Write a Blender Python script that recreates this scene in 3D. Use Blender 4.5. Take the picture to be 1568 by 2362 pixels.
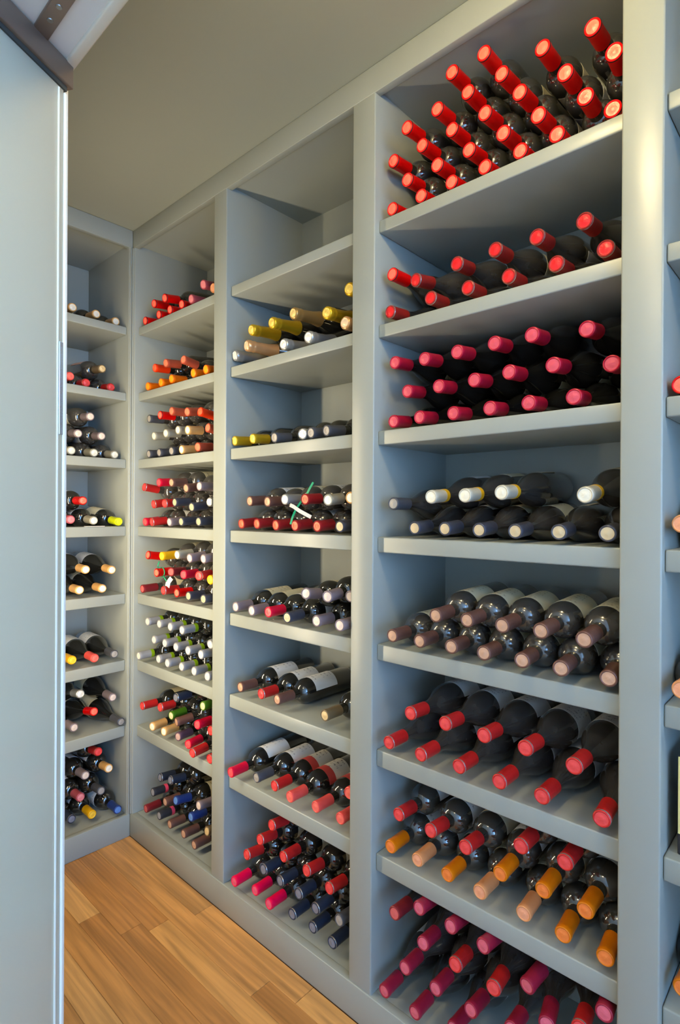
import bpy, bmesh, math, random
from mathutils import Vector, Matrix

# ---------------------------------------------------------------- scene, camera, world, exposure
scene = bpy.context.scene
for ob in list(bpy.data.objects):
    bpy.data.objects.remove(ob, do_unlink=True)
COL = scene.collection
scene.view_settings.view_transform = 'Standard'
scene.view_settings.look = 'None'
scene.view_settings.gamma = 1.0
scene.view_settings.use_curve_mapping = False
scene.view_settings.exposure = 0.6

scene.cycles.diffuse_bounces = 8

YAW, PITCH, ROLL = math.radians(47.44), math.radians(-0.07), math.radians(0.306)
CAM = Vector((-1.029, 0.0, 1.2384))
fw = Vector((math.sin(YAW) * math.cos(PITCH), math.cos(YAW) * math.cos(PITCH), math.sin(PITCH)))
rt = Vector((math.cos(YAW), -math.sin(YAW), 0))
up = rt.cross(fw)
rt2 = rt * math.cos(ROLL) + up * math.sin(ROLL)
up2 = up * math.cos(ROLL) - rt * math.sin(ROLL)
cd = bpy.data.cameras.new('camera')
cd.sensor_width = 36.0
cd.lens = 1287.33 / 2362 * 36.0
cd.clip_start = 0.02
cam = bpy.data.objects.new('camera', cd)
M = Matrix((rt2, up2, -fw)).transposed().to_4x4()
M.translation = CAM
cam.matrix_world = M
COL.objects.link(cam)
scene.camera = cam

world = bpy.data.worlds.new('daylight')
scene.world = world
world.use_nodes = True
bg = world.node_tree.nodes['Background']
bg.inputs['Color'].default_value = (0.24, 0.51, 1.0, 1)
bg.inputs['Strength'].default_value = 9.0

LAMP_POS = [(-0.50, 0.33, 2.30), (-0.47, -1.0, 2.30), (-1.75, 0.30, 2.50)]   # two in the cellar, one in the hall
LAMP_COLOR = (1.0, 0.80, 0.42)
LAMP_POWER = [9.0, 13.0, 17.0]
STRIP_POWER = 10.0
STRIP_COLOR = (1.0, 0.82, 0.54)

# ---------------------------------------------------------------- helpers
def lin(r, g, b):
    f = lambda c: (c / 255 / 12.92) if c / 255 <= 0.04045 else ((c / 255 + 0.055) / 1.055) ** 2.4
    return (f(r), f(g), f(b), 1)

MATS = {}
def mat(name, rgb, rough=0.5, metal=0.0, coat=0.0, spec=0.5, trans=0.0, bump=None, vary=None, ior=1.5):
    if name in MATS:
        return MATS[name]
    m = bpy.data.materials.new(name)
    m.use_nodes = True
    nt = m.node_tree
    b = nt.nodes['Principled BSDF']
    b.inputs['Base Color'].default_value = lin(*rgb)
    b.inputs['Roughness'].default_value = rough
    b.inputs['Metallic'].default_value = metal
    b.inputs['Coat Weight'].default_value = coat
    b.inputs['Specular IOR Level'].default_value = spec
    b.inputs['Transmission Weight'].default_value = trans
    b.inputs['IOR'].default_value = ior
    tc = nt.nodes.new('ShaderNodeTexCoord')
    if vary:                                   # (scale, amount): mild tone variation of the thing's own colour
        n = nt.nodes.new('ShaderNodeTexNoise')
        n.inputs['Scale'].default_value = vary[0]
        n.inputs['Detail'].default_value = 4
        nt.links.new(tc.outputs['Object'], n.inputs['Vector'])
        r = nt.nodes.new('ShaderNodeMapRange')
        r.inputs['From Min'].default_value = 0.3
        r.inputs['From Max'].default_value = 0.7
        r.inputs['To Min'].default_value = 1 - vary[1]
        r.inputs['To Max'].default_value = 1 + vary[1]
        nt.links.new(n.outputs['Fac'], r.inputs['Value'])
        mx = nt.nodes.new('ShaderNodeVectorMath')
        mx.operation = 'SCALE'
        mx.inputs[0].default_value = lin(*rgb)[:3]
        nt.links.new(r.outputs['Result'], mx.inputs['Scale'])
        nt.links.new(mx.outputs['Vector'], b.inputs['Base Color'])
    if bump:                                   # (scale, strength)
        n2 = nt.nodes.new('ShaderNodeTexNoise')
        n2.inputs['Scale'].default_value = bump[0]
        n2.inputs['Detail'].default_value = 3
        nt.links.new(tc.outputs['Object'], n2.inputs['Vector'])
        bp = nt.nodes.new('ShaderNodeBump')
        bp.inputs['Strength'].default_value = bump[1]
        bp.inputs['Distance'].default_value = 0.002
        nt.links.new(n2.outputs['Fac'], bp.inputs['Height'])
        nt.links.new(bp.outputs['Normal'], b.inputs['Normal'])
    MATS[name] = m
    return m

def link(o, parent=None):
    COL.objects.link(o)
    if parent is not None:
        o.parent = parent
    return o

def mesh_obj(name, me, material, parent=None):
    o = bpy.data.objects.new(name, me)
    if material is not None:
        if len(me.materials) == 0:
            me.materials.append(material)
        else:
            o.material_slots[0].link = 'OBJECT'
            o.material_slots[0].material = material
    return link(o, parent)

def empty(name, loc=(0, 0, 0)):
    o = bpy.data.objects.new(name, None)
    o.empty_display_size = 0.05
    o.location = loc
    return link(o)

def tag(o, label, cat=None, group=None, kind=None):
    o['label'] = label
    if cat: o['category'] = cat
    if group: o['group'] = group
    if kind: o['kind'] = kind
    return o

def box_mesh(name, x0, x1, y0, y1, z0, z1, bevel=0.0, seg=1):
    bm = bmesh.new()
    bmesh.ops.create_cube(bm, size=1.0)
    for v in bm.verts:
        v.co = Vector(((x0 + x1) / 2 + v.co.x * (x1 - x0), (y0 + y1) / 2 + v.co.y * (y1 - y0), (z0 + z1) / 2 + v.co.z * (z1 - z0)))
    if bevel:
        bmesh.ops.bevel(bm, geom=bm.edges[:], offset=bevel, segments=seg, affect='EDGES', profile=0.5)
    me = bpy.data.meshes.new(name)
    bm.to_mesh(me)
    bm.free()
    if bevel and seg > 1:
        me.shade_smooth()
        me.set_sharp_from_angle(angle=math.radians(50))
    return me

def box(name, x0, x1, y0, y1, z0, z1, material, parent=None, bevel=0.0, seg=1):
    return mesh_obj(name, box_mesh(name, x0, x1, y0, y1, z0, z1, bevel, seg), material, parent)

def lathe_mesh(name, prof, seg=24, a0=0.0, a1=2 * math.pi, sharp=40):
    """profile (x, r) turned about the x axis"""
    full = abs(a1 - a0 - 2 * math.pi) < 1e-6
    n = seg if full else seg + 1
    vs, fs, rings = [], [], []
    for x, r in prof:
        if r < 1e-6 and full:
            rings.append([len(vs)])
            vs.append((x, 0, 0))
        else:
            ring = []
            for k in range(n):
                a = a0 + (a1 - a0) * k / seg
                ring.append(len(vs))
                vs.append((x, r * math.sin(a), r * math.cos(a)))
            rings.append(ring)
    for A, B in zip(rings, rings[1:]):
        m = seg
        for k in range(m):
            k2 = (k + 1) % n if full else k + 1
            if len(A) == 1 and len(B) == 1:
                continue
            if len(A) == 1:
                fs.append((A[0], B[k2], B[k]))
            elif len(B) == 1:
                fs.append((A[k], A[k2], B[0]))
            else:
                fs.append((A[k], A[k2], B[k2], B[k]))
    me = bpy.data.meshes.new(name)
    me.from_pydata(vs, [], fs)
    bm = bmesh.new()
    bm.from_mesh(me)
    bmesh.ops.recalc_face_normals(bm, faces=bm.faces[:])
    bm.to_mesh(me)
    bm.free()
    me.shade_smooth()
    me.set_sharp_from_angle(angle=math.radians(sharp))
    return me

def tube_mesh(name, pts, r, seg=8):
    vs, fs = [], []
    P = [Vector(p) for p in pts]
    for i, p in enumerate(P):
        d = (P[min(i + 1, len(P) - 1)] - P[max(i - 1, 0)]).normalized()
        a = d.cross(Vector((0.31, 0.2, 0.93))).normalized()
        b = d.cross(a)
        for k in range(seg):
            t = 2 * math.pi * k / seg
            vs.append(p + (a * math.cos(t) + b * math.sin(t)) * r)
    for i in range(len(P) - 1):
        for k in range(seg):
            k2 = (k + 1) % seg
            fs.append((i * seg + k, i * seg + k2, (i + 1) * seg + k2, (i + 1) * seg + k))
    fs.append(tuple(range(seg - 1, -1, -1)))
    fs.append(tuple((len(P) - 1) * seg + k for k in range(seg)))
    me = bpy.data.meshes.new(name)
    me.from_pydata(vs, [], fs)
    me.shade_smooth()
    return me

# ---------------------------------------------------------------- measures (metres)
H = 2.30                                    # ceiling
YB = 2.019                                  # face of the back-wall shelving
XW = -0.63                                  # inner face of the wall with the doorway
WT = 0.15
YJ0, YJ1, ZD = -1.40, 1.035, 2.016          # doorway
YJ2 = 1.97                                  # far end of the glazed front, beyond the hinge post
YR = -1.50                                  # near end wall
DEPTH = 0.325                               # back panels of the right-hand shelving
SHELF_Z = [1.9346, 1.6845, 1.4312, 1.1774, 0.9209, 0.6685, 0.4193]
SHELF_T = [0.030, 0.031, 0.034, 0.037, 0.038, 0.040, 0.041]
Z_HEAD, Z_BASE = 2.2328, 0.0861
SET = 0.017                                 # shelves stand back from the posts
POSTS = [(2.006, 2.019), (1.4251, 1.4917), (0.8383, 0.9084), (0.2293, 0.2946), (-0.42, -0.35)]

paint = mat('grey_satin_paint', (149, 154, 148), rough=0.33, vary=(3.0, 0.03))
ceil_paint = mat('grey_ceiling_paint', (150, 153, 140), rough=0.55)
white_paint = mat('white_wall_paint', (226, 222, 214), rough=0.5)

# ---------------------------------------------------------------- room shell
def struct(o, label=None):
    o['kind'] = 'structure'
    if label: o['label'] = label
    return o

struct(box('ceiling', XW - 0.001, 0.36, YR, 2.42, H, H + 0.08, ceil_paint), 'plain grey painted ceiling above the wine cellar')
struct(box('ceiling_hall_added', -2.66, XW - WT + 0.001, -3.6, 3.26, 2.5, 2.56, mat('white_ceiling_paint', (232, 230, 224), rough=0.6)), 'unseen white hall ceiling, added to block daylight from overhead')  # unseen; added to keep high daylight off the shelf tops
hall_paint = mat('hall_wall_paint', (206, 200, 188), rough=0.6)
struct(box('wall_hall_added', -2.66, -2.6, -3.6, 3.2, -0.004, 2.5, hall_paint), 'unseen pale hall wall, added to keep frontal daylight off the shelves')  # unseen; added so daylight enters mainly from the open near end
struct(box('wall_hall_end_added', -2.66, XW - WT, 3.2, 3.26, -0.004, 2.5, hall_paint), 'unseen pale hall end wall, added to shut out daylight')  # unseen; added to close this end of the hall to daylight
struct(box('wall_right', 0.345, 0.42, YR, 2.42, 0, H, paint), 'wall behind the long run of wine shelving')
struct(box('wall_back', XW, 0.345, 2.40, 2.46, 0, H, paint), 'end wall behind the narrow shelving column')
def slab_with_hole(name, x0, x1, y0, y1, z1, hx0, hx1, hz0, hz1, m, label):
    bm = bmesh.new()
    rings = []
    for y in (y0, y1):
        rings.append(([bm.verts.new((a, y, c)) for a, c in ((x0, 0), (x1, 0), (x1, z1), (x0, z1))],
                      [bm.verts.new((a, y, c)) for a, c in ((hx0, hz0), (hx1, hz0), (hx1, hz1), (hx0, hz1))]))
    for k in range(4):
        j = (k + 1) % 4
        for O, I in rings:
            bm.faces.new((O[k], O[j], I[j], I[k]))
        for q in (0, 1):
            bm.faces.new((rings[0][q][k], rings[0][q][j], rings[1][q][j], rings[1][q][k]))
    bmesh.ops.recalc_face_normals(bm, faces=bm.faces[:])
    me = bpy.data.meshes.new(name)
    bm.to_mesh(me); bm.free()
    return struct(mesh_obj(name, me, m), label)
slab_with_hole('wall_near', XW, 0.345, YR - 0.06, YR, H, -0.58, -0.04, 0.75, 2.1, white_paint, 'white end wall with a daylight window')
def clear_glass():
    m = bpy.data.materials.new('clear_window_glass')
    m.use_nodes = True
    nt = m.node_tree
    for n in list(nt.nodes):
        if n.type == 'BSDF_PRINCIPLED': nt.nodes.remove(n)
    out = [n for n in nt.nodes if n.type == 'OUTPUT_MATERIAL'][0]
    t = nt.nodes.new('ShaderNodeBsdfTransparent'); t.inputs['Color'].default_value = (0.93, 0.96, 0.96, 1)
    g = nt.nodes.new('ShaderNodeBsdfGlossy'); g.inputs['Roughness'].default_value = 0.02
    f = nt.nodes.new('ShaderNodeFresnel'); f.inputs['IOR'].default_value = 1.45
    x_ = nt.nodes.new('ShaderNodeMixShader')
    nt.links.new(f.outputs[0], x_.inputs['Fac']); nt.links.new(t.outputs[0], x_.inputs[1]); nt.links.new(g.outputs[0], x_.inputs[2])
    nt.links.new(x_.outputs[0], out.inputs['Surface'])
    return m
win = empty('window_2', (-0.31, YR - 0.03, 0.75))
struct(win, 'tall daylight window in the near end wall')
box('pane', -0.25, 0.25, -0.003, 0.003, 0.02, 1.33, clear_glass(), win)
for nm, a in (('stile', (-0.27, -0.245, 0, 1.35)), ('stile', (0.245, 0.27, 0, 1.35)), ('rail', (-0.245, 0.245, 0, 0.025)), ('rail', (-0.245, 0.245, 1.325, 1.35))):
    box(nm, a[0], a[1], -0.015, 0.015, a[2], a[3], white_paint, win, 0.002)
def wall_front():
    bm = bmesh.new()
    y0, y1 = YR, 2.42
    xs = (XW - WT, XW)
    prof = [(y0, 0), (YJ0, 0), (YJ0, ZD), (YJ2, ZD), (YJ2, 0), (y1, 0), (y1, H + 0.08), (y0, H + 0.08)]
    A = [bm.verts.new((xs[0], y, z)) for y, z in prof]
    B = [bm.verts.new((xs[1], y, z)) for y, z in prof]
    bm.faces.new(A); bm.faces.new(B[::-1])
    for i in range(len(prof)):
        j = (i + 1) % len(prof)
        bm.faces.new((A[i], B[i], B[j], A[j]))
    bmesh.ops.recalc_face_normals(bm, faces=bm.faces[:])
    bmesh.ops.triangulate(bm, faces=[f for f in bm.faces if len(f.verts) > 4])
    me = bpy.data.meshes.new('wall_front')
    bm.to_mesh(me); bm.free()
    return struct(mesh_obj('wall_front', me, white_paint), 'white wall with the doorway into the cellar')
wall_front()
struct(box('trim_1', XW - 0.012, XW + 0.006, YJ0, YJ2, ZD - 0.006, ZD + 0.03, mat('cream_trim', (232, 224, 205), rough=0.35), None, 0.003, 2),
       'cream edge trim along the doorway head')
struct(box('trim_2', XW - 0.05, XW + 0.004, YJ1 - 0.004, YJ1 + 0.03, 0, ZD - 0.0065, white_paint, None, 0.002, 2),
       'white hinge post between the glass door and the fixed frosted pane')
def frosted(name, tint):
    m = bpy.data.materials.new(name)
    m.use_nodes = True
    nt = m.node_tree
    for n in list(nt.nodes):
        if n.type == 'BSDF_PRINCIPLED': nt.nodes.remove(n)
    out = [n for n in nt.nodes if n.type == 'OUTPUT_MATERIAL'][0]
    tr = nt.nodes.new('ShaderNodeBsdfTranslucent'); tr.inputs['Color'].default_value = lin(*tint)
    df = nt.nodes.new('ShaderNodeBsdfDiffuse'); df.inputs['Color'].default_value = lin(*tint)
    gl = nt.nodes.new('ShaderNodeBsdfGlossy'); gl.inputs['Roughness'].default_value = 0.12
    a = nt.nodes.new('ShaderNodeMixShader'); a.inputs['Fac'].default_value = 0.35
    nt.links.new(tr.outputs[0], a.inputs[1]); nt.links.new(df.outputs[0], a.inputs[2])
    fr = nt.nodes.new('ShaderNodeFresnel'); fr.inputs['IOR'].default_value = 1.45
    b = nt.nodes.new('ShaderNodeMixShader')
    nt.links.new(fr.outputs[0], b.inputs['Fac']); nt.links.new(a.outputs[0], b.inputs[1]); nt.links.new(gl.outputs[0], b.inputs[2])
    nt.links.new(b.outputs[0], out.inputs['Surface'])
    return m
glass = frosted('frosted_glass', (250, 246, 226))
struct(box('window_1', XW - 0.032, XW - 0.020, YJ1 + 0.031, YJ2 - 0.001, 0.004, ZD - 0.0065, glass), 'fixed frosted glass pane between the hinge post and the back wall')

# floor: slab with separate oak planks laid along the cellar
def oak(name, rgb, seed):
    m = bpy.data.materials.new(name)
    m.use_nodes = True
    nt = m.node_tree
    b = nt.nodes['Principled BSDF']
    b.inputs['Roughness'].default_value = 0.36
    tc = nt.nodes.new('ShaderNodeTexCoord')
    mp = nt.nodes.new('ShaderNodeMapping')
    mp.inputs['Scale'].default_value = (55, 2.6, 55)
    mp.inputs['Location'].default_value = (seed * 3.1, seed * 7.7, 0)
    nt.links.new(tc.outputs['Object'], mp.inputs['Vector'])
    n = nt.nodes.new('ShaderNodeTexNoise')
    n.inputs['Scale'].default_value = 1.0
    n.inputs['Detail'].default_value = 6
    n.inputs['Distortion'].default_value = 0.6
    nt.links.new(mp.outputs['Vector'], n.inputs['Vector'])
    cr = nt.nodes.new('ShaderNodeValToRGB')
    cr.color_ramp.elements[0].position = 0.3
    cr.color_ramp.elements[1].position = 0.72
    cr.color_ramp.elements[0].color = lin(*[c * 0.78 for c in rgb])
    cr.color_ramp.elements[1].color = lin(*[min(255, c * 1.06) for c in rgb])
    nt.links.new(n.outputs['Fac'], cr.inputs['Fac'])
    nt.links.new(cr.outputs['Color'], b.inputs['Base Color'])
    return m
floor = struct(box('floor', -2.66, 0.34, -3.6, 3.26, -0.06, -0.004, mat('dark_joint', (92, 62, 38), rough=0.8)), 'golden oak strip floor of the cellar')
rnd = random.Random(11)
oaks = [oak('oak_plank_%d' % i, c, i) for i, c in enumerate([(212, 156, 90), (204, 146, 82), (220, 166, 100), (192, 134, 74), (208, 150, 86), (200, 146, 86)])]
PW = 0.064
plank_meshes = {}
x = -0.004
while x > -2.5:
    y = YR - 0.4 + rnd.uniform(0, 0.5)
    prev = YR - 0.4
    while prev < YB:
        ln = rnd.choice((0.45, 0.6, 0.75, 0.9))
        y1 = min(prev + (y - prev if prev < YR - 0.399 and y > prev + 0.1 else ln), YB + 0.003)
        if y1 - prev > 0.02:
            L = round(y1 - prev, 3)
            if L not in plank_meshes:
                plank_meshes[L] = box_mesh('plank', -PW + 0.0006, 0, 0.0005, L - 0.0005, -0.004, 0.0, 0.0006)
                plank_meshes[L].materials.append(oaks[0])
            p = bpy.data.objects.new('plank', plank_meshes[L])
            p.material_slots[0].link = 'OBJECT'
            p.material_slots[0].material = rnd.choice(oaks)
            p.location = (x, prev, rnd.uniform(-0.0003, 0.0003))
            link(p, floor)
        prev = y1
    x -= PW

# ---------------------------------------------------------------- shelving on the right-hand wall
sh = empty('wine_shelving', (0, 1.0, 0))
tag(sh, 'long grey painted built-in wine shelving along the right-hand wall', 'shelving')
def spart(name, x0, x1, y0, y1, z0, z1, root, bevel=0.0015, seg=2, m=None):
    o = box(name, x0, x1, y0, y1, z0, z1, m or paint, root, bevel, seg)
    o.matrix_parent_inverse = Matrix.Translation(root.location).inverted()
    return o
for i, (a, b) in enumerate(POSTS):
    spart('post', 0.0, DEPTH, a, b if i else YB + 0.004, Z_BASE - 0.002, Z_HEAD + 0.03, sh, 0.0035, 3)
spart('corner_bead', -0.006, 0.006, YB - 0.0075, YB - 0.0005, Z_BASE, Z_HEAD, sh, 0.0025)
spart('header_rail', -0.001, 0.02, POSTS[-1][0], YB + 0.002, Z_HEAD, H - 0.0005, sh, 0.002)
spart('base_rail', -0.003, 0.02, POSTS[-1][0], YB + 0.002, 0.0005, Z_BASE, sh, 0.002)
for i in range(4):
    y0, y1 = POSTS[i + 1][1], POSTS[i][0]
    spart('back_panel', DEPTH - 0.004, DEPTH + 0.012, y0 - 0.01, y1 + 0.01, 0.02, H - 0.01, sh, 0)
    spart('top_panel', 0.019, DEPTH, y0 - 0.001, y1 + 0.001, Z_HEAD + 0.012, Z_HEAD + 0.03, sh, 0)
    spart('bottom_panel', 0.018, DEPTH - 0.005, y0 - 0.001, y1 + 0.001, Z_BASE - 0.02, Z_BASE - 0.0015, sh, 0)
    for z, t in zip(SHELF_Z, SHELF_T):
        spart('shelf', SET, DEPTH - 0.005, y0 + 0.0005, y1 - 0.0005, z - t, z, sh, 0.003, 3)

# ---------------------------------------------------------------- shelving on the back wall
sb = empty('wine_shelving', (-0.3, YB, 0))
tag(sb, 'narrow grey painted wine shelving column on the back wall beside the glass door', 'shelving')
BD = 2.375
spart('post', -0.016, -0.0005, YB, BD, Z_BASE - 0.002, Z_HEAD + 0.03, sb, 0.0035, 3)
spart('post', XW + 0.001, -0.58, YB, BD, Z_BASE - 0.002, Z_HEAD + 0.03, sb, 0.0035, 3)
spart('corner_bead', -0.0135, -0.0065, YB - 0.006, YB + 0.006, Z_BASE, Z_HEAD, sb, 0.0025)
spart('header_rail', XW + 0.001, -0.0015, YB - 0.001, YB + 0.02, Z_HEAD, H - 0.0005, sb, 0.002)
spart('base_rail', XW + 0.001, -0.0035, YB - 0.003, YB + 0.02, 0.0005, Z_BASE, sb, 0.002)
spart('back_panel', -0.59, -0.005, BD, BD + 0.015, 0.02, H - 0.01, sb, 0)
spart('top_panel', -0.581, -0.015, YB + 0.019, BD, Z_HEAD + 0.012, Z_HEAD + 0.03, sb, 0)
spart('bottom_panel', -0.581, -0.015, YB + 0.018, BD - 0.001, Z_BASE - 0.02, Z_BASE - 0.0015, sb, 0)
for z, t in zip(SHELF_Z, SHELF_T):
    spart('shelf', -0.5795, -0.0165, YB + SET, BD - 0.001, z - t, z, sb, 0.003, 3)

# ---------------------------------------------------------------- glass door swung outwards
DYAW = math.radians(62.8)                   # the door leaf, seen from above, against the cellar's length
door = empty('door_1', (XW - 0.008, 1.018, 0))
struct(door, 'open frosted glass door with a bronze top rail')
door['category'] = 'door'
door.rotation_euler = (0, 0, math.pi / 2 - DYAW)   # local +x points along the leaf into the room
bronze = mat('brushed_bronze', (140, 122, 108), rough=0.42, metal=0.6)
steel = mat('brushed_steel', (150, 148, 142), rough=0.35, metal=0.9)
seal = mat('clear_seal', (236, 238, 226), rough=0.3)
LEAF = 0.86
box('glass_pane', -LEAF, -0.008, -0.006, 0.006, 0.06, 1.965, glass, door, 0.0015, 2)
box('top_rail', -LEAF, 0.004, -0.016, 0.016, 1.972, 2.013, bronze, door, 0.002, 2)
box('rail_gap', -LEAF, -0.004, -0.009, 0.009, 1.9645, 1.9725, mat('dark_gap_shade', (58, 60, 56), rough=0.6), door)  # dark strip standing in for the shaded gap between rail and glass
box('bottom_rail', -LEAF, 0.0, -0.016, 0.016, 0.012, 0.06, bronze, door, 0.002, 2)
box('edge_seal', -0.0075, -0.001, -0.0075, 0.0075, 0.062, 1.962, seal, door, 0.0015, 2)
box('edge_strip', -0.022, -0.019, -0.0072, -0.0055, 0.062, 1.962, seal, door)
box('hinge_plate', -0.018, -0.009, -0.0085, -0.0058, 1.368, 1.528, mat('polished_hinge', (200, 214, 226), rough=0.2, metal=0.8), door, 0.0008)

stop = empty('door_stop_rail', (-0.692, 0.6, ZD))
tag(stop, 'dark metal door stop rail screwed under the doorway head', 'door hardware')
o = box('rail', -0.013, 0.013, -0.5, 0.395, -0.006, -0.0005, bronze, stop, 0.0012)
scr = lathe_mesh('screw', [(0, 0.0), (0, 0.0042), (0.0012, 0.0048), (0.004, 0.0048)], 16)
for yy in (0.335, 0.30, 0.05, -0.25):
    s_ = mesh_obj('screw', scr, steel, stop)
    s_.location = (0, yy, -0.0075)
    s_.rotation_euler = (0, -math.pi / 2, 0)

# ---------------------------------------------------------------- ceiling downlights (near end, above the doorway)
lens_mat = bpy.data.materials.new('lamp_lens')
lens_mat.use_nodes = True
lb = lens_mat.node_tree.nodes['Principled BSDF']
lb.inputs['Emission Color'].default_value = (*LAMP_COLOR, 1)
lb.inputs['Emission Strength'].default_value = 6.0
ORD3 = ['the one nearer the shelves in view', 'the one by the near window', 'the one out in the hall']
globe_me = lathe_mesh('globe', [(0.022 + 0.045 - 0.045 * math.cos(math.pi * k / 12), 0.045 * math.sin(math.pi * k / 12)) for k in range(13)], 24, sharp=80)
base_me = lathe_mesh('fixture_base', [(0, 0.0), (0, 0.05), (0.012, 0.05), (0.018, 0.03), (0.028, 0.028), (0.028, 0.0)], 24)
for i, (lx, ly, lz) in enumerate(LAMP_POS):
    r_ = empty('ceiling_globe_light', (lx, ly, lz))
    tag(r_, 'small warm globe light on the ceiling, ' + ORD3[i], 'light', 'ceiling globe lights')
    for nm, me_, mt_ in (('fixture_base', base_me, white_paint), ('globe', globe_me, lens_mat)):
        g_ = mesh_obj(nm, me_, mt_, r_)
        g_.rotation_euler = (0, math.pi / 2, 0)
    ld = bpy.data.lights.new('globe_lamp', 'POINT')
    ld.shadow_soft_size = 0.046
    ld.energy = LAMP_POWER[i]
    ld.color = LAMP_COLOR
    lo = bpy.data.objects.new('globe_lamp', ld)
    lo.location = (0, 0, -0.125)
    link(lo, r_)

strip = empty('vertical_light_strip', (XW + 0.012, 1.62, 0.50))
tag(strip, 'warm vertical strip light on the front wall behind the glass door', 'light')
box('channel', -0.012, 0.004, -0.016, 0.016, 0.0, 1.25, steel, strip, 0.001)
box('diffuser', 0.004, 0.009, -0.013, 0.013, 0.01, 1.24, lens_mat, strip, 0.001)
ld = bpy.data.lights.new('strip_light', 'AREA')
ld.shape = 'RECTANGLE'
ld.size = 0.026
ld.size_y = 1.22
ld.energy = STRIP_POWER
ld.color = STRIP_COLOR
lo = bpy.data.objects.new('strip_light', ld)
lo.matrix_local = Matrix(((0, 0, -1), (-1, 0, 0), (0, 1, 0))).to_4x4()
lo.location = (0.012, 0, 0.62)
link(lo, strip)

# ---------------------------------------------------------------- bottles
GLASS = {
    'black': mat('black_bottle_glass', (26, 27, 26), rough=0.07, coat=0.7, spec=0.9),
    'dusty': mat('dusty_bottle_glass', (56, 54, 52), rough=0.16, coat=0.6, spec=1.0, vary=(30, 0.3)),
    'smoke': mat('smoke_bottle_glass', (52, 52, 48), rough=0.09, coat=0.7, spec=1.0),
}
# colour word, capsule side, capsule end (own tint, lightened for the light it catches), ring, band at the lower edge
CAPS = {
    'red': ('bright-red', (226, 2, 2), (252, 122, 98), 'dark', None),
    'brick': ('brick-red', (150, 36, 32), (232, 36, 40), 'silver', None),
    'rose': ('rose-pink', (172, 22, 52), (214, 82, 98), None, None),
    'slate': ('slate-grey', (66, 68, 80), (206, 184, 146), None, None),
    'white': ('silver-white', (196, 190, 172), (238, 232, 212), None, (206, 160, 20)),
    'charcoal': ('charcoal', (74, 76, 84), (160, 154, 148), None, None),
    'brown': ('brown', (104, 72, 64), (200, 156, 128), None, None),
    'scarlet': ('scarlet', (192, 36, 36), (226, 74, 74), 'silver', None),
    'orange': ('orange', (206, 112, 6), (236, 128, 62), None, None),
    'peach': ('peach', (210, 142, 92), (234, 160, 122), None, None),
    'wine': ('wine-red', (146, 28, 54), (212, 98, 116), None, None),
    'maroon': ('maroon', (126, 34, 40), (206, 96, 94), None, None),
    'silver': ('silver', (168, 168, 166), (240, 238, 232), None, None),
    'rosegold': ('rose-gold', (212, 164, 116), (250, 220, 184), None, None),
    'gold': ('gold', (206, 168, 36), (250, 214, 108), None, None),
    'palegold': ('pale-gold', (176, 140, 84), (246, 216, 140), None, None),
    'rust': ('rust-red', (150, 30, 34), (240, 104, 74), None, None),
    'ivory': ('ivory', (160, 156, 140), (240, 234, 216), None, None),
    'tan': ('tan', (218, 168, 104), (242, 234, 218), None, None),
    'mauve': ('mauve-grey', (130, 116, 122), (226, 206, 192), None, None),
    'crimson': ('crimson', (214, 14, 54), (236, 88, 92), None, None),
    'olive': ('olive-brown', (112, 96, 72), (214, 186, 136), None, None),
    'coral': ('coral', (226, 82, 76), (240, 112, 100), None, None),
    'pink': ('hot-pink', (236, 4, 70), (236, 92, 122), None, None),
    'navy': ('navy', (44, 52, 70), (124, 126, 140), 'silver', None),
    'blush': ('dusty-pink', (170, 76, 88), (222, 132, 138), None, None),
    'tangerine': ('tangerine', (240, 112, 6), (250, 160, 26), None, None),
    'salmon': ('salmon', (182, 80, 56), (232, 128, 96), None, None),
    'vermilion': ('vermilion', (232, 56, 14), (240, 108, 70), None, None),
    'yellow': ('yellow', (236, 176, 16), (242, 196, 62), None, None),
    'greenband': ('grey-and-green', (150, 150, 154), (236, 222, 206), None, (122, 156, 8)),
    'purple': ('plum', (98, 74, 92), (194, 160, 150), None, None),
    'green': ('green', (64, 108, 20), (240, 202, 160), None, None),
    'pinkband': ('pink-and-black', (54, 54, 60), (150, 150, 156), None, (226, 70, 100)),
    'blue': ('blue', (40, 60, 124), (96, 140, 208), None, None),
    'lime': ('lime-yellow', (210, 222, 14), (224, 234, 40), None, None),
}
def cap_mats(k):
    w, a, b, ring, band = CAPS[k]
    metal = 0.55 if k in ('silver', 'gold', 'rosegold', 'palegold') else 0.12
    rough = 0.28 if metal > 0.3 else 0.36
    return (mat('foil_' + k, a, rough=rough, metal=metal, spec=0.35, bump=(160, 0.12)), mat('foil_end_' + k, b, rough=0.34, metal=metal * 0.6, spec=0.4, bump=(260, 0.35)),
            {'dark': mat('dark_ring', (40, 22, 20), rough=0.5), 'silver': mat('silver_ring', (196, 190, 186), rough=0.25, metal=0.8)}.get(ring),
            mat('band_' + k, band, rough=0.4) if band else None)

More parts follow.
